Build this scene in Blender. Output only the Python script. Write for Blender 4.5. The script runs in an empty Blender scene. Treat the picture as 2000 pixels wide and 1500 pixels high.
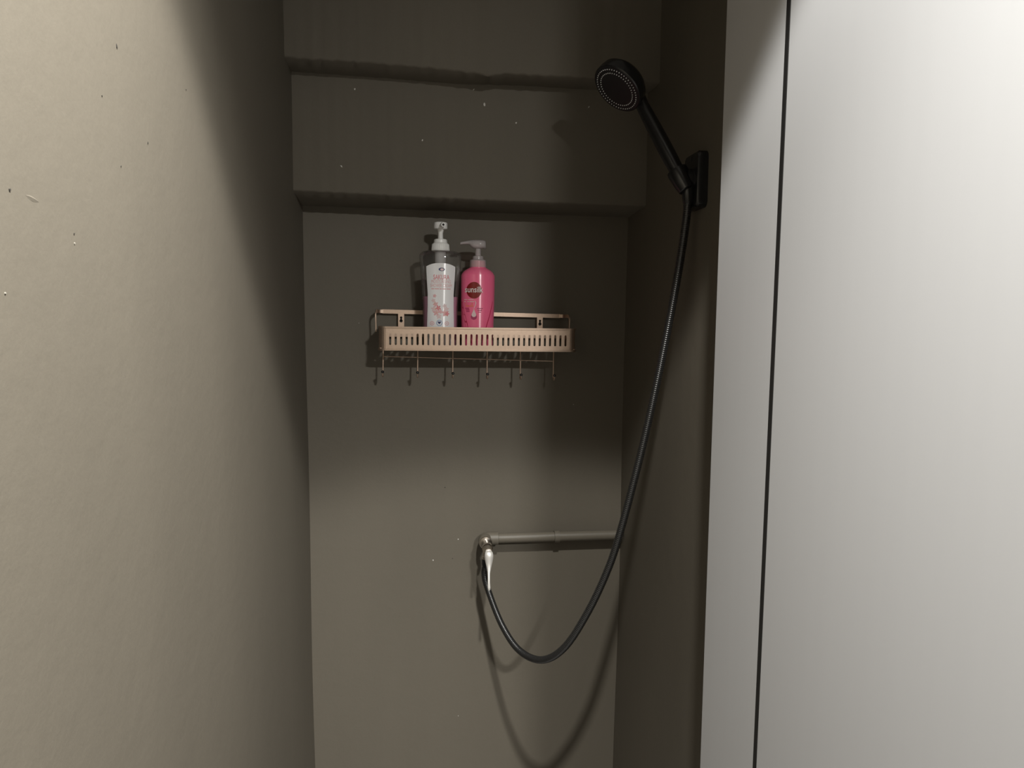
import bpy, bmesh, math, random
from mathutils import Vector, Matrix
random.seed(4)
C = bpy.context.scene.collection
S = bpy.context.scene

# ------------------------------------------------------------------ camera
F = 1350.0
YAW, PIT, ROL = math.radians(8.0), math.radians(5.3), math.radians(0.8)
CAM = Vector((0, -1.5, 1.45))
fw = Vector((math.sin(YAW)*math.cos(PIT), math.cos(YAW)*math.cos(PIT), -math.sin(PIT)))
rt = Vector((math.cos(YAW), -math.sin(YAW), 0))
up = rt.cross(fw)
rr = rt*math.cos(ROL) + up*math.sin(ROL)
uu = up*math.cos(ROL) - rt*math.sin(ROL)
cd = bpy.data.cameras.new('camera'); cam = bpy.data.objects.new('camera', cd); C.objects.link(cam)
cd.sensor_width = 36; cd.lens = F/2000*36; cd.clip_start = 0.02
cam.matrix_world = Matrix(((rr.x, uu.x, -fw.x, CAM.x), (rr.y, uu.y, -fw.y, CAM.y), (rr.z, uu.z, -fw.z, CAM.z), (0, 0, 0, 1)))
S.camera = cam

# ------------------------------------------------------------------ world, exposure
w = bpy.data.worlds.new('world'); S.world = w; w.use_nodes = True
w.node_tree.nodes['Background'].inputs[0].default_value = (0.5, 0.52, 0.55, 1)
w.node_tree.nodes['Background'].inputs[1].default_value = 0.02
S.view_settings.view_transform = 'Standard'; S.view_settings.look = 'None'
S.view_settings.gamma = 1; S.view_settings.use_curve_mapping = False
S.view_settings.exposure = 0.0
# the two ceiling lamps (fixtures are built further down)
LAMP_A = Vector((0.19, -1.26, 2.36)); LAMP_A_W = 76.0; LAMP_A_CONE = 95; LAMP_A_BLEND = 0.15; LAMP_A_ADDED = 135.0; LAMP_A_AIM = Vector((-0.36, 0.08, -1.20))  # the last two drive an added spot that lifts the lower left wall
LAMP_B = Vector((0.62, -2.60, 2.19)); LAMP_B_W = 66.0

# ------------------------------------------------------------------ projection helpers (a pixel of the photo to a point on a real plane)
def ray(px, py):
    return (fw + rr*((px-1000)/F) - uu*((py-750)/F))
def aty(px, py, y):
    d = ray(px, py); return CAM + d*((y-CAM.y)/d.y)
def atplane(px, py, p, n):
    d = ray(px, py); return CAM + d*((p-CAM).dot(n)/d.dot(n))
def lerp(a, b, t): return a+(b-a)*t
def poly(pts, x):
    for (x0, y0), (x1, y1) in zip(pts, pts[1:]):
        if x <= x1: return lerp(y0, y1, (x-x0)/(x1-x0))
    (x0, y0), (x1, y1) = pts[-2:]
    return lerp(y0, y1, (x-x0)/(x1-x0))

# ------------------------------------------------------------------ materials
def mat(name, col, rough=0.5, metal=0.0, spec=0.5, **kw):
    m = bpy.data.materials.new(name); m.use_nodes = True
    b = m.node_tree.nodes['Principled BSDF']
    b.inputs['Base Color'].default_value = (*col, 1); b.inputs['Roughness'].default_value = rough
    b.inputs['Metallic'].default_value = metal; b.inputs['Specular IOR Level'].default_value = spec
    for k, v in kw.items(): b.inputs[k.replace('_', ' ')].default_value = v
    return m
def vary(m, col, amt=0.1, scale=(6, 6, 6), fine=0.0, fscale=300, bump=0.0, bscale=40, dist=0.002):
    """base colour broken by two noises, plus fine relief"""
    t = m.node_tree; b = t.nodes['Principled BSDF']
    tc = t.nodes.new('ShaderNodeTexCoord'); mp = t.nodes.new('ShaderNodeMapping'); mp.inputs['Scale'].default_value = scale
    t.links.new(tc.outputs['Object'], mp.inputs[0])
    n = t.nodes.new('ShaderNodeTexNoise'); n.inputs['Scale'].default_value = 1; n.inputs['Detail'].default_value = 6
    t.links.new(mp.outputs[0], n.inputs['Vector'])
    n2 = t.nodes.new('ShaderNodeTexNoise'); n2.inputs['Scale'].default_value = fscale; n2.inputs['Detail'].default_value = 3
    t.links.new(tc.outputs['Object'], n2.inputs['Vector'])
    mx = t.nodes.new('ShaderNodeMath'); mx.operation = 'MULTIPLY_ADD'; mx.inputs[1].default_value = amt*2; mx.inputs[2].default_value = 1-amt
    t.links.new(n.outputs[0], mx.inputs[0])
    m2 = t.nodes.new('ShaderNodeMath'); m2.operation = 'MULTIPLY_ADD'; m2.inputs[1].default_value = fine*2; m2.inputs[2].default_value = 1-fine
    t.links.new(n2.outputs[0], m2.inputs[0])
    mm = t.nodes.new('ShaderNodeMath'); mm.operation = 'MULTIPLY'
    t.links.new(mx.outputs[0], mm.inputs[0]); t.links.new(m2.outputs[0], mm.inputs[1])
    vm = t.nodes.new('ShaderNodeVectorMath'); vm.operation = 'SCALE'; vm.inputs[0].default_value = col
    t.links.new(mm.outputs[0], vm.inputs['Scale']); t.links.new(vm.outputs[0], b.inputs['Base Color'])
    if bump:
        n3 = t.nodes.new('ShaderNodeTexNoise'); n3.inputs['Scale'].default_value = bscale; n3.inputs['Detail'].default_value = 8
        n3.inputs['Roughness'].default_value = 0.6
        t.links.new(tc.outputs['Object'], n3.inputs['Vector'])
        bp = t.nodes.new('ShaderNodeBump'); bp.inputs['Strength'].default_value = bump; bp.inputs['Distance'].default_value = dist
        t.links.new(n3.outputs[0], bp.inputs['Height']); t.links.new(bp.outputs[0], b.inputs['Normal'])
    return m
PAINT = (0.134, 0.118, 0.092)
M = {}
M['paint'] = vary(mat('taupe_paint', PAINT, 0.62, 0, 0.35), PAINT, 0.10, (7, 7, 1.6), 0.06, 420, 0.2, 30, 0.003)
M['pipe'] = vary(mat('painted_pipe', PAINT, 0.45, 0, 0.4), PAINT, 0.08, (20, 20, 20), 0.05, 300, 0.1, 120, 0.001)
WH = (0.58, 0.58, 0.585)
M['panel'] = vary(mat('white_laminate', WH, 0.42, 0, 0.4), WH, 0.012, (60, 60, 0.7), 0.01, 600, 0.02, 300, 0.0005)
M['seal'] = vary(mat('black_rubber', (0.012, 0.011, 0.010), 0.6), (0.012, 0.011, 0.010), 0.2)
M['ceiling'] = vary(mat('white_ceiling', (0.7, 0.69, 0.66), 0.8), (0.7, 0.69, 0.66), 0.04)
M['floor'] = vary(mat('grey_floor', (0.22, 0.21, 0.2), 0.5), (0.22, 0.21, 0.2), 0.15)
BR = (0.52, 0.39, 0.30)
M['bronze'] = vary(mat('champagne_bronze_metal', BR, 0.40, 0.85, 0.5), BR, 0.10, (25, 25, 25), 0.10, 260, 0.05, 400, 0.0004)
M['dark'] = mat('painted_hole_shade', (0.015, 0.012, 0.010), 0.7)  # flat dark colour standing in for the shade inside small holes
M['black'] = vary(mat('matte_black_plastic', (0.012, 0.012, 0.013), 0.27, 0, 0.6), (0.012, 0.012, 0.013), 0.15)
M['blackface'] = vary(mat('black_nozzle_plate', (0.008, 0.008, 0.009), 0.35), (0.008, 0.008, 0.009), 0.1)
M['hose'] = vary(mat('black_hose', (0.012, 0.012, 0.012), 0.30, 0.0, 0.9), (0.012, 0.012, 0.012), 0.1)
M['nozzle'] = vary(mat('pale_rubber_nozzle', (0.8, 0.8, 0.78), 0.5), (0.8, 0.8, 0.78), 0.05)
M['chrome'] = vary(mat('worn_chrome', (0.62, 0.57, 0.52), 0.18, 1.0), (0.62, 0.57, 0.52), 0.08)
M['lever'] = vary(mat('satin_steel', (0.86, 0.83, 0.78), 0.42, 0.55), (0.86, 0.83, 0.78), 0.05)
M['white_plastic'] = vary(mat('white_plastic', (0.92, 0.91, 0.89), 0.32), (0.92, 0.91, 0.89), 0.03)
M['label'] = vary(mat('white_label', (0.93, 0.92, 0.93), 0.16, 0, 0.6), (0.93, 0.92, 0.93), 0.02)
M['pink'] = vary(mat('pink_plastic', (0.97, 0.17, 0.32), 0.16, 0, 0.6), (0.97, 0.17, 0.32), 0.03)
M['pink_shade'] = mat('shaded_pink_plastic', (0.58, 0.035, 0.095), 0.16, 0, 0.6)  # darker copy of the pink, painted shade for the facets
M['liquid'] = vary(mat('mauve_shower_cream', (0.60, 0.29, 0.40), 0.3), (0.60, 0.29, 0.40), 0.05)
def stretch(m, rough, an, rot=0.0):
    """drawn plastic: highlights run along the height of the bottle"""
    t = m.node_tree; b = t.nodes['Principled BSDF']; tg = t.nodes.new('ShaderNodeTangent'); tg.direction_type = 'RADIAL'; tg.axis = 'Z'
    t.links.new(tg.outputs[0], b.inputs['Tangent']); b.inputs['Anisotropic'].default_value = an; b.inputs['Anisotropic Rotation'].default_value = rot; b.inputs['Roughness'].default_value = rough
for k_ in ('label', 'pink', 'pink_shade'): stretch(M[k_], 0.25, 0.98, 0.25); M[k_].node_tree.nodes['Principled BSDF'].inputs['Specular IOR Level'].default_value = 0.9
M['red'] = mat('dark_red_ink', (0.23, 0.012, 0.010), 0.2)
M['ink_white'] = mat('white_ink', (0.85, 0.80, 0.78), 0.3)
M['ink_pink'] = mat('coral_ink', (0.80, 0.27, 0.30), 0.3)
M['ink_pale'] = mat('pale_pink_ink', (0.82, 0.47, 0.48), 0.3)
M['ink_paler'] = mat('blush_ink', (0.82, 0.62, 0.62), 0.3)
M['ink_navy'] = mat('navy_ink', (0.03, 0.04, 0.14), 0.3)
M['ink_blue'] = mat('blue_ink', (0.22, 0.36, 0.62), 0.3)
M['ink_gold'] = mat('gold_ink', (0.72, 0.48, 0.30), 0.3)
M['ink_orange'] = mat('orange_ink', (0.86, 0.20, 0.14), 0.3)
M['ink_plum'] = mat('plum_ink', (0.42, 0.03, 0.12), 0.3)
M['chip_white'] = mat('bare_plaster', (0.62, 0.60, 0.56), 0.8)
M['chip_pale'] = mat('pale_speck', (0.27, 0.25, 0.21), 0.8)
M['chip_dark'] = mat('dark_speck', (0.03, 0.026, 0.02), 0.8)
def clear(name, tint, fac):
    m = bpy.data.materials.new(name); m.use_nodes = True; t = m.node_tree
    t.nodes.remove(t.nodes['Principled BSDF']); out = t.nodes['Material Output']
    tr = t.nodes.new('ShaderNodeBsdfTransparent'); tr.inputs[0].default_value = (*tint, 1)
    gl = t.nodes.new('ShaderNodeBsdfGlossy'); gl.inputs['Roughness'].default_value = 0.08
    df = t.nodes.new('ShaderNodeBsdfDiffuse'); df.inputs[0].default_value = (0.8, 0.78, 0.78, 1)
    fr = t.nodes.new('ShaderNodeFresnel'); fr.inputs[0].default_value = 1.45
    a = t.nodes.new('ShaderNodeMixShader'); a.inputs[0].default_value = fac
    t.links.new(tr.outputs[0], a.inputs[1]); t.links.new(df.outputs[0], a.inputs[2])
    sc = t.nodes.new('ShaderNodeMath'); sc.operation = 'MULTIPLY'; sc.inputs[1].default_value = 0.55; t.links.new(fr.outputs[0], sc.inputs[0])
    b = t.nodes.new('ShaderNodeMixShader'); t.links.new(sc.outputs[0], b.inputs[0])
    t.links.new(a.outputs[0], b.inputs[1]); t.links.new(gl.outputs[0], b.inputs[2]); t.links.new(b.outputs[0], out.inputs[0])
    return m
M['clear'] = clear('clear_plastic', (0.93, 0.93, 0.93), 0.03)
M['milky'] = clear('milky_plastic', (0.9, 0.88, 0.88), 0.6)
M['frost'] = clear('frosted_pink_plastic', (0.85, 0.72, 0.73), 0.42)
def emit(name, col, s):
    m = bpy.data.materials.new(name); m.use_nodes = True; b = m.node_tree.nodes['Principled BSDF']
    b.inputs['Base Color'].default_value = (*col, 1); b.inputs['Emission Color'].default_value = (*col, 1); b.inputs['Emission Strength'].default_value = s
    return m
M['lamp_glass'] = emit('lit_lamp_glass', (1, 0.97, 0.92), 4)

# ------------------------------------------------------------------ mesh helpers
class MB:
    def __init__(s): s.v = []; s.f = []; s.m = []; s.mi = 0
    def add(s, vs, fs):
        o = len(s.v); s.v += [Vector(v) for v in vs]
        for f in fs: s.f.append([i+o for i in f]); s.m.append(s.mi)
        return s
    def quad(s, a, b, c, d): return s.add([a, b, c, d], [(0, 1, 2, 3)])
    def rings(s, rings, cap0=True, cap1=True, closed=True):
        n = len(rings[0]); vs = [p for r in rings for p in r]; fs = []
        for i in range(len(rings)-1):
            for j in range(n if closed else n-1):
                k = (j+1) % n
                fs.append((i*n+j, i*n+k, (i+1)*n+k, (i+1)*n+j))
        if cap0: fs.append(tuple(reversed(range(n))))
        if cap1: fs.append(tuple((len(rings)-1)*n+j for j in range(n)))
        return s.add(vs, fs)
    def lathe(s, base, axis, prof, n=24, sx=1.0):
        """prof: (distance along axis, radius)"""
        ax = Vector(axis).normalized(); u = ax.orthogonal().normalized(); v = ax.cross(u)
        R = []
        for h, r in prof:
            R.append([Vector(base)+ax*h+(u*math.cos(2*math.pi*k/n)+v*math.sin(2*math.pi*k/n))*max(r, 1e-5) for k in range(n)])
        return s.rings(R)
    def tube(s, pts, rad, n=12, up0=None):
        pts = [Vector(p) for p in pts]; R = []; u = None
        for i, p in enumerate(pts):
            t = (pts[min(i+1, len(pts)-1)]-pts[max(i-1, 0)]).normalized()
            if u is None: u = (Vector(up0) if up0 else t.orthogonal()); 
            u = (u-t*u.dot(t)).normalized(); v = t.cross(u)
            r = rad(i) if callable(rad) else rad
            R.append([p+(u*math.cos(2*math.pi*k/n)+v*math.sin(2*math.pi*k/n))*r for k in range(n)])
        return s.rings(R)
    def strap(s, pts, wv, hw, th):
        """flat bar along pts; wv(i) the width direction"""
        pts = [Vector(p) for p in pts]; R = []
        for i, p in enumerate(pts):
            t = (pts[min(i+1, len(pts)-1)]-pts[max(i-1, 0)]).normalized()
            a = wv(i) if callable(wv) else Vector(wv); a = (a-t*a.dot(t)).normalized(); b = t.cross(a)
            R.append([p+a*hw+b*th, p-a*hw+b*th, p-a*hw-b*th, p+a*hw-b*th])
        return s.rings(R)
    def box(s, lo, hi):
        x0, y0, z0 = lo; x1, y1, z1 = hi
        return s.add([(x0, y0, z0), (x1, y0, z0), (x1, y1, z0), (x0, y1, z0), (x0, y0, z1), (x1, y0, z1), (x1, y1, z1), (x0, y1, z1)],
                     [(0, 3, 2, 1), (4, 5, 6, 7), (0, 1, 5, 4), (1, 2, 6, 5), (2, 3, 7, 6), (3, 0, 4, 7)])
    def hexa(s, a, b):  # two quads, a in front of b
        return s.add(list(a)+list(b), [(0, 1, 2, 3), (7, 6, 5, 4), (0, 4, 5, 1), (1, 5, 6, 2), (2, 6, 7, 3), (3, 7, 4, 0)])
    def build(s, name, m, parent=None, smooth=True, bevel=0.0, solid=0.0, angle=35, fix=True):
        me = bpy.data.meshes.new(name); me.from_pydata([tuple(v) for v in s.v], [], s.f); me.update()
        ms = m if isinstance(m, (list, tuple)) else [m]
        for k in ms: me.materials.append(M[k])
        for p, i in zip(me.polygons, s.m): p.material_index = i
        if fix:
            bm = bmesh.new(); bm.from_mesh(me); bmesh.ops.recalc_face_normals(bm, faces=bm.faces); bm.to_mesh(me); bm.free()
        if smooth: me.shade_smooth(); me.set_sharp_from_angle(angle=math.radians(angle))
        o = bpy.data.objects.new(name, me); C.objects.link(o)
        if parent:
            o.parent = parent; o.matrix_parent_inverse = parent.matrix_world.inverted()
        if solid:
            md = o.modifiers.new('solid', 'SOLIDIFY'); md.thickness = solid; md.offset = 0
        if bevel:
            md = o.modifiers.new('bevel', 'BEVEL'); md.width = bevel; md.segments = 2; md.limit_method = 'ANGLE'; md.angle_limit = math.radians(40)
        return o
def root(name, label, cat, loc, group=None):
    o = bpy.data.objects.new(name, None); C.objects.link(o); o.location = loc; o.empty_display_size = 0.05
    o['label'] = label; o['category'] = cat
    if group: o['group'] = group
    o.matrix_world = Matrix.Translation(loc)
    return o
def tag(o, label, cat): o['label'] = label; o['category'] = cat; return o
def struct(o, label=None):
    o['kind'] = 'structure'
    if label: o['label'] = label
    return o
def crom(pts, per):
    P = [Vector(p) for p in pts]; P = [P[0]*2-P[1]]+P+[P[-1]*2-P[-2]]; out = []
    for i in range(1, len(P)-2):
        for k in range(per):
            t = k/per; a, b, c, d = P[i-1:i+3]
            out.append(0.5*((2*b)+(c-a)*t+(2*a-5*b+4*c-d)*t*t+(3*b-a-3*c+d)*t**3))
    out.append(P[-2]); return out
def resample(pts, step):
    out = [pts[0].copy()]; acc = 0
    for a, b in zip(pts, pts[1:]):
        L = (b-a).length; t = step-acc
        while t <= L:
            out.append(a+(b-a)*(t/L)); t += step
        acc = (acc+L) % step
    return out

# ------------------------------------------------------------------ the room
ZC = 2.40
Y1 = -0.114; Y2 = -0.180            # front faces of the two beams
YE = -1.15                          # end of the alcove's right wall; the room opens out beyond it
XO = 1.75
YB = -3.3                           # wall behind the camera
def line_x(p, q):                   # x of a leaning corner as a function of z
    return lambda z: lerp(p.x, q.x, (z-p.z)/(q.z-p.z))
XL = line_x(aty(592, 402, 0), aty(614, 1500, 0))
XR = line_x(aty(1227, 430, 0), aty(1197, 1500, 0))
def wall_side(name, fx, off, y0, y1, ny, nz, amp, lab):
    b = MB(); vs = []; fs = []
    for j in range(nz+1):
        for i in range(ny+1):
            z = ZC*j/nz; y = lerp(y0, y1, i/ny)
            vs.append((fx(z)+off(y, z), y, z))
    for j in range(nz):
        for i in range(ny):
            a = j*(ny+1)+i; fs.append((a, a+1, a+ny+2, a+ny+1))
    b.add(vs, fs); return struct(b.build(name, 'paint', fix=False), lab)
def wav(y, z):   # hand-trowelled unevenness
    return 0.0016*math.sin(3.1*y+1.7*z+1)+0.0012*math.sin(7.3*z-2.2*y)+0.0007*math.sin(17*y+5*z)
wall_left = wall_side('wall_left', XL, wav, 0.0, YB, 90, 90, 0, 'taupe painted plaster wall on the left, brightly lit')
wall_right = wall_side('wall_right', XR, lambda y, z: wav(y+2, z), 0.0, YE, 60, 90, 0, 'shaded taupe wall carrying the black shower bracket')
b = MB(); vs = []; fs = []; nx, nz = 60, 80
for j in range(nz+1):
    for i in range(nx+1):
        x = lerp(-0.34, 0.56, i/nx); z = ZC*j/nz
        vs.append((x, 0.0003*math.sin(9*x+4*z)+0.0002*math.sin(23*x-6*z+1), z))
for j in range(nz):
    for i in range(nx):
        a = j*(nx+1)+i; fs.append((a, a+1, a+nx+2, a+nx+1))
wall_back = struct(b.add(vs, fs).build('wall_back', 'paint', fix=False), 'taupe painted back wall of the shower alcove')
b = MB(); b.box((-0.4, YB-0.1, -0.1), (XO+0.1, 0.1, 0.0)); struct(b.build('floor', 'floor', smooth=False), 'grey floor')
b = MB(); b.box((-0.4, YB-0.1, ZC), (XO+0.1, 0.1, ZC+0.1)); struct(b.build('ceiling', 'ceiling', smooth=False), 'white ceiling')
b = MB(); b.box((-0.4, YB-0.1, 0), (XO+0.1, YB, ZC)); struct(b.build('wall_front', 'paint', smooth=False), 'taupe wall behind the camera')
b = MB(); b.box((XO, YB, 0), (XO+0.1, 0.0, ZC)); struct(b.build('wall_far_right', 'paint', smooth=False), 'taupe wall of the outer room')
b = MB(); b.box((0.485, YE-0.0, 0), (XO, YE+0.10, ZC)); struct(b.build('wall_divider', 'paint', smooth=False), 'taupe end wall beside the shower alcove')

def beam(name, yf, yb, front, back, ztop, rough, lab):
    """plastered beam: front face, underside; edges follow the measured uneven line"""
    n = 90; b = MB(); f0 = []; k0 = []; mid = []; low = []
    for i in range(n+1):
        t = i/n
        pxf = lerp(front[0][0], front[-1][0], t); pxb = lerp(back[0][0], back[-1][0], t)
        pf = aty(pxf, poly(front, pxf), yf); pb = aty(pxb, poly(back, pxb), yb)
        if i == 0: pf.x -= 0.02; pb.x -= 0.02
        if i == n: pf.x += 0.03; pb.x += 0.03
        pf.z += rough*(math.sin(i*1.7)*0.4+random.uniform(-1, 1)*0.6); pb.z += rough*0.5*random.uniform(-1, 1)
        r = 0.0035
        f0.append((pf.x, yf, ztop)); mid.append((pf.x, yf, pf.z+r)); low.append((pf.x, yf+r, pf.z)); k0.append((pb.x, yb+0.004, pb.z))
    vs = f0+mid+low+k0; fs = []
    for q in range(3):
        for i in range(n):
            a = q*(n+1)+i; fs.append((a, a+n+1, a+n+2, a+1))
    # subdivide the face a little by a hidden top so that the beam is a closed solid
    tb = [(v[0], yb+0.004, ztop) for v in f0]
    o = len(vs); vs += tb
    for i in range(n):
        fs.append((o+i, i, i+1, o+i+1)); fs.append((3*(n+1)+i, o+i, o+i+1, 3*(n+1)+i+1))
    fs.append((0, o, 3*(n+1), 2*(n+1), n+1)); fs.append((n, 2*n+1, 3*n+2, 4*n+3, o+n))
    return struct(b.add(vs, fs).build(name, 'paint', angle=50), lab)
beam('trim_1', Y1, 0.0, [(577, 373), (760, 382), (920, 390), (1090, 397), (1262, 403)], [(592, 402), (760, 408), (920, 414), (1225, 425)], ZC-0.0,
     0.0009, 'lower plastered beam crossing the alcove above the metal shelf')
beam('trim_2', Y2, Y1, [(559, 113), (660, 119), (760, 126), (860, 135), (940, 145), (958, 149), (975, 144), (1060, 148), (1163, 153), (1297, 163)],
     [(574, 140), (755, 153), (869, 163), (958, 165), (1047, 169), (1148, 175), (1280, 184)], ZC-0.0, 0.0016,
     'uppermost projecting plastered beam behind the shower head')

# white partition panels in front of the right wall
zt, zb = 2.36, 0.02; PP = 0.046      # how far the panels stand proud of the plaster
pA = Vector((XR(2.0)-PP, 0, 2.0)); pB = Vector((XR(0.5)-PP, 0, 0.5))
nP = (pB-pA).cross(Vector((0, 1, 0))).normalized()
def edge(pxt, pxb):
    a = atplane(pxt, 0, pA, nP); c = atplane(pxb, 1500, pA, nP)
    g = lambda z: a+(c-a)*((z-a.z)/(c.z-a.z))
    return g(zt), g(zb)
def panel(name, e0, e1, lab):
    (t0, b0), (t1, b1) = e0, e1; dx = Vector((PP-0.002, 0, 0))
    b = MB(); b.hexa((t0, t1, b1, b0), (t0+dx, t1+dx, b1+dx, b0+dx))
    return tag(b.build(name, 'panel', bevel=0.001), lab, 'panel')
e0 = edge(1420, 1367); e1 = edge(1537.5, 1470.5); e2 = edge(1544.5, 1476.5)
far = tuple(Vector((XR(z)-PP, YE-0.004, z)) for z in (zt, zb))
p1 = panel('partition_panel', e0, e1, 'narrow white upright panel between the dark alcove wall and the black joint')
p2 = panel('partition_panel', e2, far, 'wide white wall panel to the right of the black joint')
dx = Vector((-0.0004, 0, 0)); dz = Vector((0.012, 0, 0))
b = MB(); b.hexa([p+dx for p in (e1[0], e2[0], e2[1], e1[1])], [p+dz for p in (e1[0], e2[0], e2[1], e1[1])])
b.build('seal', 'seal', p1, smooth=False)['label'] = 'thin black joint strip'

# chips and specks in the plaster
def speck(par, p, n, r, m, name, el=1.0, rot=0.0):
    n = Vector(n); u = n.orthogonal().normalized(); v = n.cross(u); k = 7; b = MB()
    u, v = u*math.cos(rot)+v*math.sin(rot), v*math.cos(rot)-u*math.sin(rot)
    rr_ = [random.uniform(0.6, 1.2) for _ in range(k)]
    A = [p+(u*math.cos(2*math.pi*i/k)*el+v*math.sin(2*math.pi*i/k))*r*rr_[i] for i in range(k)]
    b.rings([[q-n*0.003 for q in A], [p+(q-p)*0.9+n*0.0006 for q in A]])
    return b.build(name, m, par, smooth=False)
for px, py, yy, r, el, rot in [(946, 204, Y1, 2.2, 2.0, 0.9), (925, 175, Y1, 1.8, 1.5, 0), (825, 274, Y1, 1.9, 1.2, 0.4), (667, 325, Y1, 1.7, 2.2, 1.5),
                               (693, 174, Y1, 2.0, 1.2, .3), (1008, 240, Y1, 1.8, 1, 0), (1150, 209, Y1, 1.6, 1.4, 0)]:
    speck(wall_back, aty(px, py, yy), (0, -1, 0), r*0.00088, 'chip_white', 'plaster_chip', el, rot)
for px, py, r in [(895, 1053, 2.4), (846, 1094, 2.6), (1120, 790, 1.2), (895, 1398, 1.6), (701, 622+9, 1.2)]:
    speck(wall_back, aty(px, py, 0), (0, -1, 0), r*0.0006, 'chip_white', 'plaster_chip')
for px, py, r in [(869, 952, 2.2), (884, 1091, 1.8), (1105, 690+60, 1.2)]:
    speck(wall_back, aty(px, py, 0), (0, -1, 0), r*0.0007, 'chip_dark', 'plaster_speck')
pl = Vector((XL(1.5), 0, 1.5)); nl = (Vector((XL(0.5), 0, 0.5))-pl).cross(Vector((0, 1, 0))).normalized()
if nl.x < 0: nl = -nl
for px, py, r, m, el in [(222, 90, 2.4, 'chip_dark', 2.0), (11, 370, 3.2, 'chip_dark', 1), (283, 279, 2.2, 'chip_dark', 1.4), (194, 187, 1.7, 'chip_dark', 1),
                         (232, 324, 1.7, 'chip_dark', 1), (140, 456, 2.0, 'chip_dark', 1), (141, 475, 2.2, 'chip_pale', 1), (356, 175, 1.5, 'chip_dark', 1), (4, 572, 2.4, 'chip_pale', 1)]:
    q = atplane(px, py, pl, nl); d = (q-CAM).length
    speck(wall_left, q+nl*(wav(q.y, q.z)-0.0001), nl, r*0.75*d/F, m, 'plaster_speck', el, 1.2)

b = MB(); sp_ = []
for px, py in [(14, 371), (30, 379), (48, 384), (62, 391), (78, 401), (96, 409)]:
    q = atplane(px, py, pl, nl); sp_.append(q+nl*(wav(q.y, q.z)-0.0029))
b.tube(crom(sp_, 5), lambda i: 0.0029*math.sin(math.pi*(i+1)/28)+0.0004, 10); b.build('plaster_scar', 'paint', wall_left)
# ------------------------------------------------------------------ lamps
def downlight():
    o = root('ceiling_downlight', 'round recessed ceiling downlight over the front of the alcove', 'lamp', (LAMP_A.x, LAMP_A.y, ZC))
    b = MB(); n = 40; R = []
    for h, r in [(0.0, 0.062), (-0.004, 0.062), (-0.006, 0.058), (-0.004, 0.050), (0.0, 0.049)]:
        R.append([Vector((LAMP_A.x+r*math.cos(2*math.pi*k/n), LAMP_A.y+r*math.sin(2*math.pi*k/n), ZC+h)) for k in range(n)])
    b.rings(R, False, False); b.build('trim_ring', 'white_plastic', o)
    b = MB(); b.lathe((LAMP_A.x, LAMP_A.y, ZC-0.002), (0, 0, 1), [(0, 0.048), (0.0015, 0.048)], 32); b.build('lens', 'lamp_glass', o)
    # wide beam of the reflector, plus an added spot tilted to brighten the left wall
    for nm, en, cone, bl in (('downlight_wide_beam', LAMP_A_W, LAMP_A_CONE, LAMP_A_BLEND), ('downlight_added_spot', LAMP_A_ADDED, 90, 1.0)):
        l = bpy.data.lights.new(nm, 'SPOT'); l.energy = en; l.spot_size = math.radians(cone); l.spot_blend = bl
        l.shadow_soft_size = 0.03; l.color = (1.0, 0.99, 0.955)
        lo = bpy.data.objects.new(nm, l); C.objects.link(lo); lo.location = LAMP_A
        if bl == 1.0: lo.rotation_euler = LAMP_A_AIM.to_track_quat('-Z', 'Y').to_euler()
        lo.parent = o; lo.matrix_parent_inverse = o.matrix_world.inverted()
downlight()
def domelight():
    o = root('ceiling_lamp', 'round white hanging ceiling lamp behind the camera', 'lamp', (LAMP_B.x, LAMP_B.y, ZC))
    zh = LAMP_B.z+0.012
    b = MB(); b.lathe((LAMP_B.x, LAMP_B.y, ZC), (0, 0, -1), [(0, 0.045), (0.018, 0.045), (0.022, 0.03)], 32); b.build('canopy', 'white_plastic', o)
    b = MB(); b.tube([(LAMP_B.x, LAMP_B.y, ZC-0.02), (LAMP_B.x, LAMP_B.y, zh+0.03)], 0.006, 12); b.build('stem', 'white_plastic', o)
    b = MB(); b.lathe((LAMP_B.x, LAMP_B.y, zh+0.035), (0, 0, -1), [(0, 0.02), (0.006, 0.05), (0.016, 0.085), (0.033, 0.09), (0.034, 0.082), (0.028, 0.08)], 40); b.build('lamp_shade', 'white_plastic', o)
    b = MB(); b.lathe((LAMP_B.x, LAMP_B.y, zh+0.006), (0, 0, -1), [(0, 0.078), (0.004, 0.076), (0.0055, 0.05)], 40); b.build('diffuser', 'lamp_glass', o)
    l = bpy.data.lights.new('ceiling_lamp_light', 'AREA'); l.shape = 'DISK'; l.size = 0.13; l.energy = LAMP_B_W; l.color = (1.0, 0.99, 0.955)
    lo = bpy.data.objects.new('ceiling_lamp_light', l); C.objects.link(lo); lo.location = LAMP_B
    lo.parent = o; lo.matrix_parent_inverse = o.matrix_world.inverted()
domelight()

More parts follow.
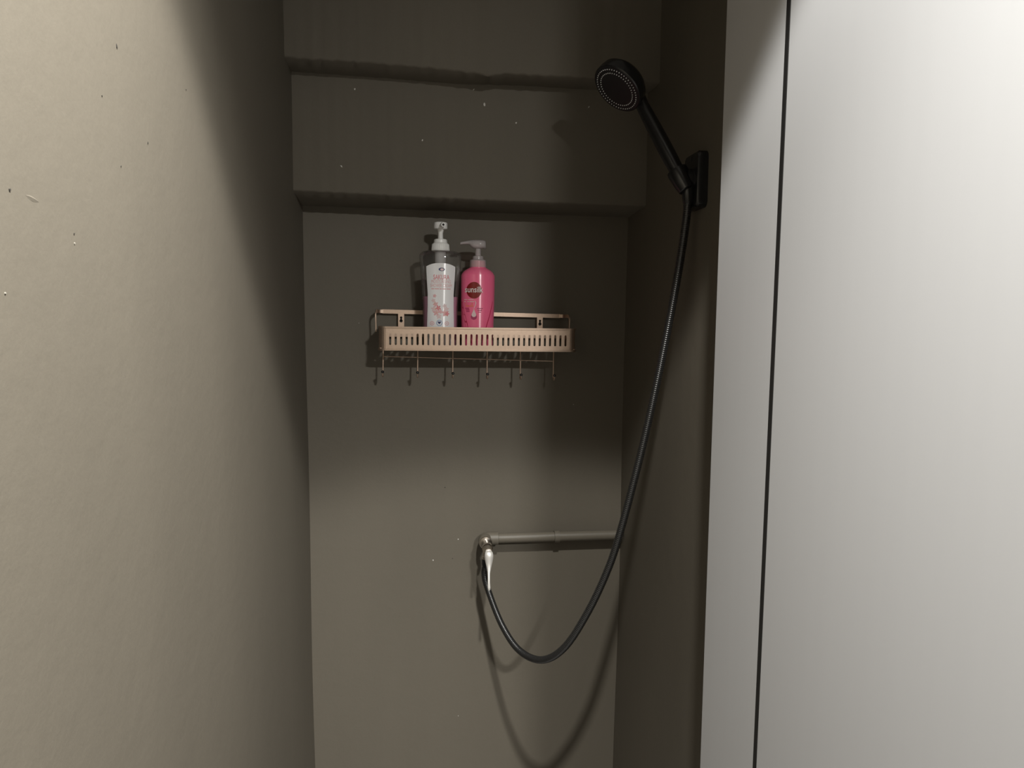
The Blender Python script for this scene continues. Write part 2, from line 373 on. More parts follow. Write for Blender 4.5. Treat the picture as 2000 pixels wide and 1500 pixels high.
# ------------------------------------------------------------------ the metal shelf
YF = -0.128                                                   # front of the basket
xl = aty(740, 661, YF).x; xr = aty(1125, 664, YF).x
zt_ = aty(932, 641.5, YF).z; zb_ = aty(932, 684, YF).z
zf = zb_+0.002                                                # tray floor
shelf = root('shower_shelf', 'bronze metal basket shelf with slotted front and a row of hooks on the back wall', 'shelf', ((xl+xr)/2, 0, zb_))
RC = 0.013
def upath(s, off=0.0):
    """U-shaped plan of the basket wall, s measured from the middle of the front"""
    W = (xr-xl)/2; xm = (xl+xr)/2; h = W-RC; sg = 1 if s >= 0 else -1; a = abs(s); q = RC*math.pi/2
    if a <= h: return Vector((xm+s, YF-off, 0))
    if a <= h+q:
        t = (a-h)/RC; r = RC+off
        return Vector((xm+sg*(h+r*math.sin(t)), YF+RC-r*math.cos(t), 0))
    return Vector((xm+sg*(W+off), YF+RC+(a-h-q), 0))
HALF = (xr-xl)/2-RC; ENDS = HALF+RC*math.pi/2+0.095
NS = 34; s0 = -HALF+0.0035; pitch = 2*(HALF-0.0035)/NS
b = MB(); hw, hz, zc = 0.0021, 0.0092, lerp(zb_, zt_, 0.47)
def P(s, z): v = upath(s); v.z = z; return v
K = 6
for i in range(NS):
    c = s0+pitch*(i+0.5); vs = []; fs = []
    capT = [(c+hw*math.cos(math.pi*k/K), zc+hz+hw*math.sin(math.pi*k/K)) for k in range(K+1)]
    topT = [(c+pitch/2*math.cos(math.pi*k/K), zt_) for k in range(K+1)]
    capB = [(c+hw*math.cos(math.pi*k/K), zc-hz-hw*math.sin(math.pi*k/K)) for k in range(K+1)]
    botB = [(c+pitch/2*math.cos(math.pi*k/K), zb_) for k in range(K+1)]
    L = capT+topT+capB+botB; n = K+1
    for k in range(K):
        fs.append((k, n+k, n+k+1, k+1)); fs.append((2*n+k, 2*n+k+1, 3*n+k+1, 3*n+k))
    fs.append((2*n, 3*n, n, 0)); fs.append((K, n+K, 3*n+K, 2*n+K))
    b.add([P(*q) for q in L], fs)
for sg in (-1, 1):
    ss = [HALF-0.0035]+[HALF+RC*math.pi/2*k/6 for k in range(7)]+[ENDS]
    for a, c in zip(ss, ss[1:]): b.quad(P(sg*a, zb_), P(sg*c, zb_), P(sg*c, zt_), P(sg*a, zt_))
b.build('basket_wall', 'bronze', shelf, solid=0.0012, smooth=False)
for nm, z in (('rim', zt_), ('bottom_rim', zb_)):
    ss = [-ENDS]+[-HALF-RC*math.pi/2*k/6 for k in range(6, -1, -1)]+[HALF+RC*math.pi/2*k/6 for k in range(7)]+[ENDS]
    pts = []
    for s in ss: v = upath(s, 0.0008); v.z = z; pts.append(v)
    b = MB(); b.strap(pts, (0, 0, 1), 0.0019, 0.0017); b.build(nm, 'bronze', shelf)
b = MB()                                                       # tray: long bars across a frame, seen only through the slots
b.box((xl+0.002, YF+0.002, zf), (xr-0.002, YF+0.018, zf+0.0012)); b.box((xl+0.002, -0.036, zf), (xr-0.002, -0.014, zf+0.0012))
nb = 24
for i in range(nb):
    x = lerp(xl+0.006, xr-0.006, i/(nb-1)); b.box((x-0.0045, YF+0.018, zf), (x+0.0045, -0.036, zf+0.0012))
b.build('tray', 'bronze', shelf, smooth=False)
b = MB(); b.box((xl+0.001, -0.0165, zt_-0.021), (xr-0.001, -0.0155, zt_-0.003)); b.build('basket_back_strip', 'bronze', shelf, smooth=False)  # cut to a top strip so the slots look lit above, shaded below
# back rail with turned-down arms
YR = -0.014
ra = aty(741, 608, YR); rb = aty(1098, 617.5, YR)
hwr = 0.0042
def arm(e, sg, pxb):
    q = aty(pxb, 641, YR-0.042); top = e.z
    P_ = [Vector((q.x, q.y, zt_-0.010)), Vector((q.x, q.y, zt_+0.004)), Vector((q.x+sg*0.0005, q.y, top-0.009)), Vector((q.x+sg*0.0005, q.y+0.004, top-0.002)), Vector((q.x, q.y+0.014, top)),
          Vector((q.x-sg*0.001, YR-0.012, top)), Vector((q.x-sg*0.004, YR-0.003, top)), Vector((q.x-sg*0.013, YR, top))]
    return crom(P_, 5)
pts = arm(ra, -1, 734.5); pts2 = arm(rb, 1, 1111)
def railw(P_):
    out = []
    for i, p in enumerate(P_):
        t = min(1, max(0, (i-10)/8)); out.append(Vector((0, -(1-t), t+0.001)))
    return lambda i: out[i]
b = MB(); b.strap(pts[-2:]+pts2[::-1][:2], (0, 0, 1), hwr, 0.001); b.build('back_rail', 'bronze', shelf, smooth=False)
b = MB(); b.strap(pts, railw(pts), hwr*0.85, 0.001); b.build('rail_arm', 'bronze', shelf)
b = MB(); b.strap(pts2, railw(pts2), hwr*0.85, 0.001); b.build('rail_arm', 'bronze', shelf)
for px, py0, py1 in ((783.5, 612, 639), (1054.5, 620, 643)):
    a = aty(px, py0, YR); c = aty(px, py1, YR); hw_ = 0.0063
    b = MB(); b.box((a.x-hw_, YR-0.0012, c.z-0.01), (a.x+hw_, 0.0, a.z)); t = b.build('mounting_tab', 'bronze', shelf, smooth=False)
    zk = lerp(c.z, a.z, 0.58); b = MB()
    for dz_, r in ((0.0035, 0.0024), (-0.0035, 0.0034)):
        b.lathe((a.x, YR-0.0017, zk+dz_), (0, 1, 0), [(0, r), (0.0008, r)], 14)
    b.box((a.x-0.0016, YR-0.0017, zk-0.004), (a.x+0.0016, YR-0.0010, zk+0.004))
    b.build('keyhole', 'dark', t, smooth=False)['label'] = 'keyhole slot painted dark'  # dark discs on the tab paint the shade of its hole
# hook bar
YH = -0.062
hx = [748.5, 816, 884.5, 951.5, 1016.5, 1081]
htop = [aty(x, lerp(696, 705.5, (x-748)/333), YH) for x in hx]
b = MB(); b.tube([Vector((htop[0].x, YH, htop[0].z)), Vector((htop[-1].x, YH, htop[-1].z))], 0.0009, 8); b.build('hook_rod', 'bronze', shelf)
for x, p in zip(hx, htop):
    bt = aty(x-0.5, lerp(734, 741, (x-748)/333), YH); q = [Vector((p.x, YH, zf))]
    q += [Vector((lerp(p.x, bt.x, k/6), YH, lerp(zf, bt.z+0.006, k/6))) for k in range(1, 7)]
    for k in range(1, 9):
        t = math.pi*k/8; q.append(Vector((bt.x, YH-0.0065*(1-math.cos(t)), bt.z+0.006-0.0065*math.sin(t))))
    q.append(q[-1]+Vector((0, 0, 0.003)))
    b = MB(); b.tube(q, 0.0016, 10); h = b.build('hook', 'bronze', shelf)
    e = q[-1]; b = MB(); b.lathe(e-Vector((0, 0, 0.003)), (0, 0, 1), [(0.0031*(1-math.cos(math.pi*k/8)), 0.0031*math.sin(math.pi*k/8)) for k in range(9)], 14)
    b.build('hook_tip', 'black', h)['label'] = 'small dark ball tip'

# ------------------------------------------------------------------ bottles
def superring(cx, cy, z, a, bb, n, k=48):
    out = []
    for i in range(k):
        t = 2*math.pi*i/k; c, s = math.cos(t), math.sin(t)
        out.append(Vector((cx+a*math.copysign(abs(c)**(2/n), c), cy+bb*math.copysign(abs(s)**(2/n), s), z)))
    return out
def interp(prof, z):
    prof = sorted(prof)
    if z <= prof[0][0]: return prof[0][1:]
    for p, q in zip(prof, prof[1:]):
        if z <= q[0]:
            t = (z-p[0])/max(1e-9, q[0]-p[0]); return tuple(lerp(a, c, t) for a, c in zip(p[1:], q[1:]))
    return prof[-1][1:]
class Body:
    def __init__(s, cx, cy, prof, n): s.cx, s.cy, s.prof, s.n = cx, cy, prof, n
    def front(s, x, z, eps):
        a, bb = interp(s.prof, z); u = min(0.995, abs(x/a))
        return Vector((s.cx+x, s.cy-bb*(1-u**s.n)**(1/s.n)-eps, z))
def on_body(body, name, m, parent, polys, eps, th=0.0003):
    """flat print laid on the curved front: polygons of (x, z), each fanned over a thin slab"""
    b = MB()
    for pl_ in polys:
        n = len(pl_)
        b.add([body.front(x, z, eps) for x, z in pl_], [tuple(range(n))])
    return b.build(name, m, parent, smooth=False, fix=False)
def disc(cx, cz, r, k=20, rz=None): rz = rz or r; return [(cx+r*math.cos(2*math.pi*i/k), cz+rz*math.sin(2*math.pi*i/k)) for i in range(k)]
def ringp(cx, cz, r, w_, k=20):
    return [[(cx+q*math.cos(2*math.pi*j/k), cz+q*math.sin(2*math.pi*j/k)) for q, j in ((r, i), (r, i+1), (r-w_, i+1), (r-w_, i))] for i in range(k)]
def rect(x0, x1, z0, z1): return [(x0, z0), (x1, z0), (x1, z1), (x0, z1)]
def strips(x0, x1, z0, z1, k=10): return [rect(lerp(x0, x1, i/k), lerp(x0, x1, (i+1)/k), z0, z1) for i in range(k)]
def text(body, s, w_, h_, cx, cz, m, parent, eps, bold=0.0, name='lettering'):
    cu = bpy.data.curves.new('t', 'FONT'); cu.body = s; cu.size = 1; cu.resolution_u = 3; cu.offset = bold
    o = bpy.data.objects.new('t', cu); C.objects.link(o)
    dg = bpy.context.evaluated_depsgraph_get(); me = bpy.data.meshes.new_from_object(o.evaluated_get(dg))
    bm = bmesh.new(); bm.from_mesh(me)
    bmesh.ops.triangulate(bm, faces=bm.faces)
    xs = [v.co.x for v in bm.verts]; ys = [v.co.y for v in bm.verts]
    x0, x1, y0, y1 = min(xs), max(xs), min(ys), max(ys)
    for v in bm.verts:
        v.co = body.front(cx+((v.co.x-x0)/(x1-x0)-0.5)*w_, cz+((v.co.y-y0)/(y1-y0)-0.5)*h_, eps)
    out = bpy.data.meshes.new(name); bm.to_mesh(out); bm.free(); out.materials.append(M[m])
    bpy.data.objects.remove(o); bpy.data.curves.remove(cu); bpy.data.meshes.remove(me)
    r = bpy.data.objects.new(name, out); C.objects.link(r); r.parent = parent; r.matrix_parent_inverse = parent.matrix_world.inverted()
    return r

# --- clear shower-cream bottle
YQ = -0.078; SC = (YQ+1.5)/F*1.012
c1 = aty(860, 570, YQ); Z1 = lambda py: aty(860, py, YQ).z
zb1 = zf+0.0012
bo = root('pump_bottle', 'clear pump bottle of mauve shower cream with a white label and white pump', 'bottle', (c1.x, YQ, zb1))
prof1 = [(zb1, 0.030, 0.022), (zb1+0.004, 0.0345, 0.026), (Z1(640), 34.0*SC, 0.027), (Z1(600), 34.0*SC, 0.027), (Z1(560), 36*SC, 0.0275), (Z1(520), 38.5*SC, 0.028),
         (Z1(503), 40*SC, 0.028), (Z1(497), 39*SC, 0.027), (Z1(492), 33*SC, 0.024), (Z1(489.5), 18*SC, 0.016)]
B1 = Body(c1.x, YQ, prof1, 2.25)
zs = []
for (za, *_), (zc_, *_) in zip(prof1, prof1[1:]): zs += [lerp(za, zc_, k/3) for k in range(3)]
zs.append(prof1[-1][0])
b = MB(); b.rings([superring(c1.x, YQ, z, *interp(prof1, z), 2.25) for z in zs], True, False)
b.build('bottle_body', 'clear', bo, angle=60)
zl = [z for z in zs if zb1+0.003 < z < Z1(580)]+[Z1(580)]
b = MB(); b.rings([superring(c1.x, YQ, z, interp(prof1, z)[0]-0.0022, interp(prof1, z)[1]-0.0022, 2.25) for z in zl]); b.build('shower_cream', 'liquid', bo, angle=60)['label'] = 'mauve liquid'
def LZ(zt0, prof, m, nm, par, cx=c1.x, n=28): b = MB(); b.lathe((cx, YQ, 0), (0, 0, 1), prof, n); return b.build(nm, m, par)
LZ(0, [(Z1(517), 0.0), (Z1(517), 10.5*SC), (Z1(490), 10.5*SC)], 'milky', 'pump_cylinder', bo)
LZ(0, [(zb1+0.01, 0.0025), (Z1(517), 0.0025)], 'white_plastic', 'dip_tube', bo, n=10)
col = LZ(0, [(Z1(491), 16.3*SC), (Z1(490), 16.8*SC), (Z1(477), 15.6*SC), (Z1(475.5), 14.5*SC), (Z1(474.5), 12.8*SC), (Z1(469), 12.4*SC), (Z1(467.5), 11*SC)], 'white_plastic', 'pump_collar', bo, n=36)
b = MB()                                                      # grip ribs round the collar
for k in range(30):
    t = 2*math.pi*k/30; d = Vector((math.cos(t), math.sin(t), 0)); e = Vector((-d.y, d.x, 0))
    lo = Vector((c1.x, YQ, Z1(489.5)))+d*16.6*SC; hi = Vector((c1.x, YQ, Z1(477.5)))+d*15.6*SC
    b.tube([lo, hi], 0.0006, 6)
b.build('grip_ribs', 'white_plastic', col)
LZ(0, [(Z1(468), 5.0*SC), (Z1(456), 4.6*SC), (Z1(448), 6.2*SC), (Z1(446), 7*SC)], 'white_plastic', 'pump_stem', bo)
hd = LZ(0, [(Z1(447.5), 12*SC), (Z1(446), 13*SC), (Z1(437), 13*SC), (Z1(435), 12*SC), (Z1(434), 8*SC), (Z1(433.8), 0)], 'white_plastic', 'pump_head', bo, n=32)
b = MB(); zs_ = Z1(442); b.tube([(c1.x+0.002, YQ-0.008, zs_+0.0005), (c1.x+0.0036, YQ-0.026, zs_), (c1.x+0.0042, YQ-0.034, zs_-0.001)], lambda i: (0.0052, 0.0047, 0.0042)[i], 16, (0, 0, 1)); sp = b.build('spout', 'white_plastic', hd)
b = MB(); b.lathe((c1.x+0.0042, YQ-0.0346, zs_-0.001), (0, 1, 0), [(0, 0.0023), (0.0008, 0.0023)], 14); b.build('spout_hole_shade', 'dark', sp)  # dark disc painted for the shade of the spout opening
# label, wrapping the front
lx = [(Z1(680), 25.5*SC), (Z1(640), 25.3*SC), (Z1(600), 24.3*SC), (Z1(575), 24.2*SC), (Z1(545), 26*SC), (Z1(527), 27*SC), (Z1(522), 27*SC)]
b = MB(); ncol = 48; rows = []
zz = [lerp(Z1(682), Z1(522), k/24) for k in range(25)]
for z in zz: rows.append([B1.front(lerp(-1, 1, i/ncol)*interp([(p, q) for p, q in lx], z)[0], z, 0.0004) for i in range(ncol+1)])
for q in (0.35, 0.7, 1.0):                                     # convex top edge
    r = []
    for i in range(ncol+1):
        u = lerp(-1, 1, i/ncol); ht = (Z1(516)-Z1(522))*max(0, 1-abs(u)**2.6)*q
        r.append(B1.front(u*27*SC*(1-0.03*q), Z1(522)+ht, 0.0004))
    rows.append(r)
b.rings(rows, False, False, closed=False); lab = b.build('label', 'label', bo, angle=60, fix=False); lab['label'] = 'white printed label'
def X1(px): return (px-860.5)*SC
ZL = Z1
on_body(B1, 'logo_mark', 'ink_navy', lab, [disc(X1(862), ZL(528), 5.8*SC, 22, 3.3*SC)], 0.0007)
on_body(B1, 'logo_mark', 'ink_paler', lab, [disc(X1(862.5), ZL(528), 3.2*SC, 18, 2.2*SC)], 0.0009)
text(B1, 'SAKURA', 30*SC, 9*SC, X1(861.5), ZL(542.8), 'ink_pink', lab, 0.0007, 0.012)
text(B1, 'MOISTURISING', 36*SC, 6*SC, X1(861), ZL(551.3), 'ink_pale', lab, 0.0010, 0.0)
text(B1, 'SHOWER CREAM', 40*SC, 6*SC, X1(861), ZL(559), 'ink_pale', lab, 0.0010, 0.0)
on_body(B1, 'small_print', 'ink_pale', lab, [rect(X1(x), X1(x+l), ZL(566.3), ZL(564.4)) for x, l in ((843, 5), (849, 8), (858, 4), (863, 7), (871, 8))], 0.0007)
pet = []
def flower(cx, cz, r, a0, e=0.62):
    out = []
    for k in range(5):
        a = a0+2*math.pi*k/5; ux, uz = math.cos(a), math.sin(a)
        out.append([(cx+ux*r*(0.55+0.5*math.cos(t))-uz*r*0.30*math.sin(t), cz+uz*r*(0.55+0.5*math.cos(t))+ux*r*0.30*math.sin(t)) for t in [2*math.pi*j/10 for j in range(10)]])
    return out
fl = {'ink_pale': [], 'ink_paler': [], 'ink_pink': [], 'ink_gold': []}
for x, y, r, m in [(849, 579, 3.5, 'ink_pale'), (847, 588, 4, 'ink_paler'), (851, 595, 5, 'ink_pale'), (848, 604, 5.5, 'ink_paler'), (856, 602, 5, 'ink_pink'), (852, 611, 6, 'ink_pale'),
                   (857, 618, 5, 'ink_paler'), (869, 611, 7, 'ink_pale'), (871, 604, 5, 'ink_paler'), (872, 613, 4.5, 'ink_pink'), (868, 598, 4, 'ink_paler'), (860, 609, 4, 'ink_pale')]:
    fl[m] += flower(X1(x), ZL(y), r*SC, random.uniform(0, 6))
for x, y in [(849, 593), (851, 604), (853, 611), (869, 611), (871, 616), (857, 602)]: fl['ink_gold'].append(disc(X1(x), ZL(y), 1.0*SC, 8))
for i, (k, v) in enumerate(fl.items()): on_body(B1, 'blossom_print', k, lab, v, 0.0007+0.00015*i)
on_body(B1, 'round_icon', 'ink_pale', lab, ringp(X1(844.5), ZL(631.5), 4*SC, 1.2*SC)+[disc(X1(844.5), ZL(631.5), 1.5*SC, 8)], 0.0007)
on_body(B1, 'round_icon', 'ink_blue', lab, ringp(X1(858), ZL(630.5), 5.6*SC, 1.1*SC), 0.0007)
on_body(B1, 'heart_icon', 'ink_navy', lab, [[(X1(858+2.8*px_), ZL(630+2.8*py_)) for px_, py_ in ((0, 1.1), (-1, 0), (-1, -0.6), (-.5, -.9), (0, -.5), (.5, -.9), (1, -.6), (1, 0))]], 0.0008)
on_body(B1, 'round_icon', 'ink_pale', lab, ringp(X1(872), ZL(631.5), 4*SC, 1.2*SC)+[rect(X1(870.5), X1(873.5), ZL(632.1), ZL(630.9)), rect(X1(871.4), X1(872.6), ZL(633), ZL(630))], 0.0007)

# --- pink bottle
c2 = aty(933, 580, YQ); Z2 = lambda py: aty(933, py, YQ).z
bp_ = root('pump_bottle', 'opaque pink pump bottle with a dark red round logo and frosted pump', 'bottle', (c2.x, YQ, zb1))
prof2 = [(zb1, 0.027, 0.020), (zb1+0.004, 30*SC, 0.0235), (Z2(640), 31*SC, 0.0245), (Z2(600), 32*SC, 0.025), (Z2(560), 32.4*SC, 0.0255), (Z2(541), 32.4*SC, 0.0255), (Z2(537), 31.6*SC, 0.025),
         (Z2(532), 28.5*SC, 0.023), (Z2(528), 24*SC, 0.0205), (Z2(525), 19*SC, 0.0175), (Z2(523), 15.5*SC, 15.5*SC), (Z2(510), 13.8*SC, 13.8*SC)]
B2 = Body(c2.x, YQ, prof2, 2.12)
zs = []
for (za, *_), (zc_, *_) in zip(prof2, prof2[1:]): zs += [lerp(za, zc_, k/3) for k in range(3)]
zs.append(prof2[-1][0])
def nn(z): return 2.12 if z < Z2(525) else 2.0
b = MB(); b.rings([superring(c2.x, YQ, z, *interp(prof2, z), nn(z)) for z in zs]); pb_ = b.build('bottle_body', 'pink', bp_, angle=60)
def LP(prof, m, nm, par, n=28): b = MB(); b.lathe((c2.x, YQ, 0), (0, 0, 1), prof, n); return b.build(nm, m, par)
LP([(Z2(522.5), 15.6*SC), (Z2(521), 16*SC), (Z2(509), 15.6*SC), (Z2(508), 14.5*SC), (Z2(507), 10.5*SC), (Z2(501), 10*SC), (Z2(500), 8.5*SC)], 'frost', 'pump_collar', bp_, 36)
LP([(Z2(504), 5.6*SC), (Z2(486), 5.0*SC)], 'frost', 'pump_stem', bp_, 20)
b = MB()                                                      # head: flattened cap flowing into a long spout to the left
R = []
for x, zu, zd, wd in [(948.3, 471.5, 486.5, 6), (947.5, 470.3, 486, 10), (944, 469.3, 485, 12.5), (938, 468.8, 486, 13.5), (931, 468.8, 486, 13.5), (925, 469, 485.5, 12), (920, 469.5, 483, 10), (917, 470.2, 478.5, 7.5),
                      (912, 471.2, 477.8, 6), (905, 472.6, 478, 5), (900.5, 473.6, 478.6, 4.4), (899, 474.5, 478.8, 3.6)]:
    xx = aty(x, 476, YQ).x; r = []
    for k in range(16):
        t = 2*math.pi*k/16; c, s_ = math.cos(t), math.sin(t)
        cz_ = (Z2(zu)+Z2(zd))/2; hz_ = (Z2(zu)-Z2(zd))/2
        r.append(Vector((xx, YQ+wd*SC*math.copysign(abs(c)**0.75, c), cz_+hz_*math.copysign(abs(s_)**0.75, s_))))
    R.append(r)
b.rings(R); b.build('pump_head', 'frost', bp_, angle=50)
def X2(px): return (px-933)*SC
# shade of the side facets, painted as darker bands sweeping up from the foot
def band(pts0, pts1):
    return [[(X2(a[0]), Z2(a[1])), (X2(c[0]), Z2(c[1])), (X2(d[0]), Z2(d[1])), (X2(e[0]), Z2(e[1]))] for a, c, d, e in zip(pts0, pts0[1:], pts1[1:], pts1)]
on_body(B2, 'facet_shade', 'pink_shade', pb_, band([(902, 590), (902.5, 602), (904, 615), (907, 628), (911, 645), (917, 670)], [(902.6, 589), (905, 602), (908, 615), (911.5, 628), (915, 645), (921, 670)]), 0.0003)
on_body(B2, 'facet_shade', 'pink_shade', pb_, band([(960, 588), (957, 602), (954, 615), (950, 628), (945, 645), (938, 670)], [(960.5, 589), (958.3, 602), (955.5, 615), (951.7, 628), (947, 645), (940, 670)]), 0.0003)
lg = []
for q in range(6):
    for i in range(32):
        lg.append([(X2(924)+14.2*SC*f_*math.cos(2*math.pi*k/32), Z2(568)+15.6*SC*f_*math.sin(2*math.pi*k/32)) for f_, k in ((q/6+1e-4, i), ((q+1)/6, i), ((q+1)/6, i+1), (q/6+1e-4, i+1))])
on_body(B2, 'round_logo', 'red', pb_, lg, 0.0005)
text(B2, 'sunsilk', 33.5*SC, 11*SC, X2(924), Z2(566.5), 'ink_white', pb_, 0.0009, 0.008)
on_body(B2, 'small_print', 'ink_pale', pb_, [rect(X2(x), X2(x+l), Z2(y+1.6), Z2(y)) for x, l, y in ((906, 6, 585), (913, 10, 585), (906, 9, 589), (916, 8, 589))], 0.0006)
on_body(B2, 'small_print', 'ink_orange', pb_, [rect(X2(x), X2(x+l), Z2(y+2.6), Z2(y)) for x, l, y in ((908, 14, 593), (909, 6, 597), (916, 7, 597))], 0.0006)
on_body(B2, 'small_print', 'ink_plum', pb_, [rect(X2(x), X2(x+l), Z2(y+1.5), Z2(y)) for x, l, y in ((908, 7, 602), (909, 7, 605), (910, 6, 608), (930, 11, 602), (931, 8, 605.5), (932, 5, 609))], 0.0006)
def drop(cx, cy, s): return [(X2(cx+s*x), Z2(cy+s*y)) for x, y in ((0, -2.3), (-.35, -1.2), (-.8, -.2), (-1, .5), (-.75, 1.15), (0, 1.45), (.75, 1.15), (1, .5), (.8, -.2), (.35, -1.2))]
on_body(B2, 'drop_print', 'ink_plum', pb_, [drop(924, 616.5, 5.8)], 0.0006)
on_body(B2, 'drop_print', 'ink_paler', pb_, [drop(924, 613.2, 4.4)], 0.0008)
on_body(B2, 'drop_print', 'ink_paler', pb_, band([(925, 588), (927, 592), (926, 597), (923.6, 603)], [(926.2, 588), (928.4, 592), (927.2, 597), (924.4, 603)]), 0.0007)

# ------------------------------------------------------------------ water pipe on the back wall
YP = -0.020; rp = 0.0108
pa = aty(946, 1052, YP); pe = aty(1206, 1044.5, YP); pd = (pe-pa).normalized()
pipe = root('water_pipe', 'taupe painted water pipe running along the back wall to the tap', 'pipe', pa)
endx = pe+pd*((XR(pe.z)-0.001-pe.x)/pd.x)
b = MB(); b.tube([pa+pd*0.02, endx], rp, 24); b.build('pipe_run', 'pipe', pipe)
arc = [pa+pd*0.031, pa+pd*0.030, pa+pd*0.017]
for k in range(7):
    t = math.pi/2*k/6; arc.append(pa+pd*(0.012*(1-math.sin(t)))+Vector((0, -0.012*(1-math.cos(t)), 0)))
arc += [pa+Vector((0, -0.019, 0)), pa+Vector((0, -0.022, 0))]
b = MB(); b.tube(arc, lambda i: (0.0110, 0.0142)[i > 0] if i < 3 else 0.0145, 24, (0, 0, 1)); b.build('elbow', 'pipe', pipe)
pc = aty(1087, 1047, YP); pc = pa+pd*((pc.x-pa.x)/pd.x)
b = MB(); b.lathe(pc-pd*0.006, pd, [(0, rp), (0.0003, rp+0.0024), (0.012, rp+0.0024), (0.0123, rp)], 24); b.box((pc.x-0.0055, YP, pc.z-rp-0.002), (pc.x+0.0055, 0.0, pc.z)); b.build('pipe_clip', 'pipe', pipe)

# ------------------------------------------------------------------ tap
tp = pa+Vector((0, -0.023, 0))
tap = root('wall_tap', 'small chrome tap with a long silver teardrop lever, fed by the wall pipe', 'tap', tp)
b = MB(); b.lathe(tp, (0, -1, 0), [(0, 0.0105), (0.0005, 0.0138), (0.004, 0.0145), (0.010, 0.0135), (0.011, 0.0098), (0.024, 0.0098), (0.026, 0.0112), (0.046, 0.0112), (0.049, 0.009), (0.062, 0.0082), (0.066, 0.0075)], 28)
bd = b.build('tap_body', 'chrome', tap)
ot = tp+Vector((-0.001, -0.036, -0.006))
b = MB(); b.lathe(ot, (0, 0, -1), [(0, 0.008), (0.012, 0.008), (0.013, 0.0098), (0.022, 0.0098), (0.023, 0.0085)], 24); b.build('outlet', 'chrome', tap)
# lever: teardrop then a thin bar, hanging in front of the body
yl = tp.y-0.068
R = []
for py, px, hwid, th, yo in [(1073.5, 954, 2.0, 2, 0.004), (1075, 954.3, 5, 4, 0.001), (1079, 954.8, 7.8, 6, -0.002), (1084, 955, 9.0, 7, -0.003), (1090, 955, 8.8, 6.5, -0.0035), (1097, 955, 7.6, 5.6, -0.004), (1105, 955, 5.6, 4.6, -0.006),
                             (1112, 955, 4.0, 3.8, -0.009), (1119, 954.8, 2.9, 3.0, -0.012), (1128, 954.8, 2.5, 2.5, -0.016), (1138, 954.8, 2.6, 2.4, -0.019), (1147, 955.2, 3.0, 2.5, -0.021), (1151, 955.4, 2.8, 2.2, -0.022), (1153.5, 955.4, 1.2, 1, -0.022)]:
    p = aty(px, py, yl+yo); s_ = (1.5+yl)/F
    R.append([p+Vector((hwid*s_*math.cos(2*math.pi*k/18), th*s_*math.sin(2*math.pi*k/18), 0)) for k in range(18)])
b = MB(); b.rings(R); b.build('lever', 'lever', tap, angle=60)['label'] = 'silver teardrop lever'

# ------------------------------------------------------------------ shower bracket, hand shower, hose
YS = -0.392
so = aty(1331, 350, YS)
xw = XR(so.z)
br = root('shower_bracket', 'black wall bracket holding the hand shower on the right wall', 'bracket', (xw, YS, so.z))
# plate: rounded slab on the wall, seen nearly edge-on
def plate_out(hy, hz_, r, n=6):
    out = []
    for cy_, cz_, a0 in ((hy-r, hz_-r, 0), (-hy+r, hz_-r, 90), (-hy+r, -hz_+r, 180), (hy-r, -hz_+r, 270)):
        for k in range(n+1): a = math.radians(a0+90*k/n); out.append((cy_+r*math.cos(a), cz_+r*math.sin(a)))
    return out
zc2 = so.z-0.002; yc = YS+0.004
b = MB(); R = []
for dx_, g in ((0.004, 1), (-0.012, 1), (-0.016, 0.94)):
    R.append([Vector((XR(so.z+z)+dx_, yc+y*g, zc2+z*g)) for y, z in plate_out(0.030, 0.045, 0.010)])
b.rings(R); b.build('wall_plate', 'black', br)
for dz_ in (0.036, -0.036):
    b = MB(); b.lathe((XR(zc2+dz_)-0.0155, yc, zc2+dz_), (-1, 0, 0), [(0, 0.004), (0.0012, 0.004), (0.0018, 0.002)], 14); b.build('screw', 'black', br)
vd = -(ray(1204.5, 174.5)).normalized()
dist = (so-CAM).length+0.050; fc = CAM-vd*dist
ix = rr-vd*rr.dot(vd); ix.normalize(); iy = vd.cross(ix).normalized()
if iy.dot(uu) < 0: iy = -iy
nrm = (vd*0.585 + (ix*(-0.65)+iy*(-0.76))*0.811).normalized()   # the way the nozzle face looks
maj = (ix*0.76-iy*0.65); maj = (maj-nrm*maj.dot(nrm)).normalized(); mn = nrm.cross(maj)
pxm = dist/F; RH = 48.5*pxm
hb = fc+maj*RH*0.97-nrm*0.014                                  # neck of the hand shower, at the rim of the head
hdir = (hb-so).normalized()
b = MB(); b.lathe((xw-0.012, YS, so.z), (so-Vector((xw-0.012, YS, so.z))), [(0, 0.017), (0.010, 0.0165), ((so-Vector((xw-0.012, YS, so.z))).length, 0.013)], 24); b.build('swivel_joint', 'black', br)
# socket: a cone holding the handle end
b = MB(); b.lathe(so-hdir*0.021, hdir, [(0, 0.0125), (0.001, 0.0135), (0.014, 0.0155), (0.034, 0.0172), (0.038, 0.0165)], 28); b.build('socket', 'black', br)

hs = root('hand_shower', 'matte black hand shower with a round nozzle face, tilted in the wall bracket', 'shower head', so)
# handle
L = (hb-so).length
b = MB(); b.lathe(so-hdir*0.012, hdir, [(0, 0.0100), (0.02, 0.0110), (0.045, 0.0122), (0.075, 0.0126), (0.11, 0.0122), (L+0.006, 0.0108), (L+0.012, 0.0104)], 28); b.build('handle', 'black', hs)
# head
b = MB(); b.lathe(fc, -nrm, [(0.0, RH*0.94), (0.0, RH*0.965), (0.0015, RH), (0.010, RH*1.0), (0.019, RH*0.97), (0.025, RH*0.86), (0.029, RH*0.6), (0.030, RH*0.2), (0.030, 0)], 64); head = b.build('shower_head_shell', 'black', hs)
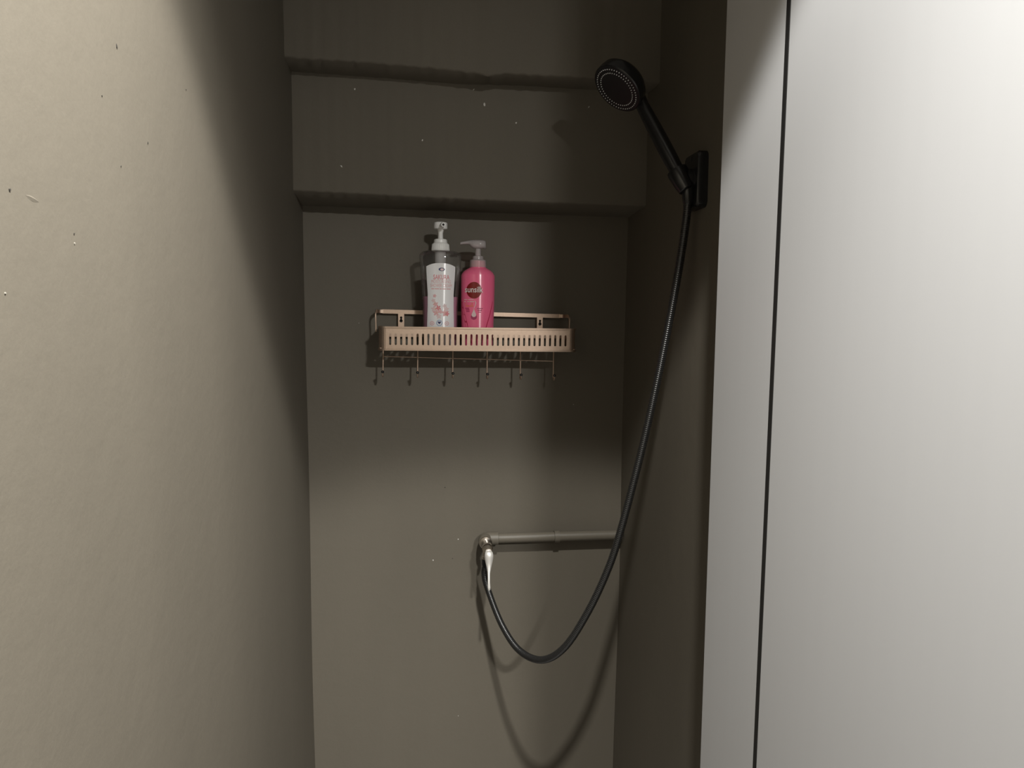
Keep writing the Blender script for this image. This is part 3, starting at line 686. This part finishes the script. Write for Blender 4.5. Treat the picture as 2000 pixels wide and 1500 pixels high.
# neck blending head and handle
q0 = so+hdir*(L-0.006)
b = MB(); b.tube(crom([q0, so+hdir*(L+0.008), fc+maj*RH*0.80-nrm*0.0155, fc+maj*RH*0.5-nrm*0.018], 6), lambda i: 0.0110+0.0012*math.sin(min(1, i/10)*math.pi/2), 24); b.build('neck', 'black', hs)
b = MB(); b.lathe(fc+nrm*0.0004, -nrm, [(0, 0), (0, RH*0.93), (0.002, RH*0.945)], 64); face = b.build('nozzle_plate', 'blackface', hs)
b = MB()
for rad, cnt in ((41*pxm, 50), (33.5*pxm, 44)):
    for k in range(cnt):
        t = 2*math.pi*(k+0.5)/cnt; p = fc+nrm*0.0003+(maj*math.cos(t)+mn*math.sin(t))*rad
        b.lathe(p, nrm, [(0, 0.00085), (0.0009, 0.00085), (0.0013, 0.0005)], 8)
nz_ = b.build('spray_nozzles', 'nozzle', face); nz_['kind'] = 'stuff'; nz_['label'] = 'two rings of tiny pale spray nozzles'

# hose
hp = [(941, 1101, -0.080), (945, 1122, -0.080), (956, 1160, -0.084), (981, 1222, -0.125), (1014, 1270, -0.180), (1058, 1289, -0.240), (1103, 1264, -0.285), (1150, 1192, -0.312), (1189, 1108, -0.328),
      (1214, 1030, -0.340), (1250, 893, -0.356), (1276, 780, -0.368), (1301, 660, -0.378), (1325, 530, -0.388), (1339, 440, -0.393), (1343.5, 395, -0.394), (1343, 372, -0.394)]
pts = [aty(*p) for p in hp]
pts[0] = ot+Vector((0, 0, -0.026)); pts[1] = Vector((lerp(pts[0].x, pts[1].x, .8), lerp(pts[0].y, pts[1].y, .8), pts[1].z))
pth = resample(crom(pts, 40), 0.00085)
hose = root('shower_hose', 'black ribbed shower hose looping from the tap up to the bracket', 'hose', pth[0])
b = MB(); b.tube(pth, lambda i: 0.0066+0.00045*math.cos(2*math.pi*i/4), 14); b.build('ribbed_tube', 'hose', hose, angle=80, fix=False)
b = MB(); b.lathe(ot+Vector((0, 0, -0.018)), (0, 0, -1), [(0, 0.0088), (0.001, 0.0104), (0.013, 0.0104), (0.020, 0.0080), (0.024, 0.0072)], 24); b.build('hose_nut', 'black', hose)
b = MB(); t = (pth[-1]-pth[-12]).normalized(); b.lathe(pth[-1]-t*0.022, t, [(0, 0.0072), (0.002, 0.0085), (0.018, 0.0100), (0.030, 0.0100)], 24); b.build('hose_nut', 'black', hose)
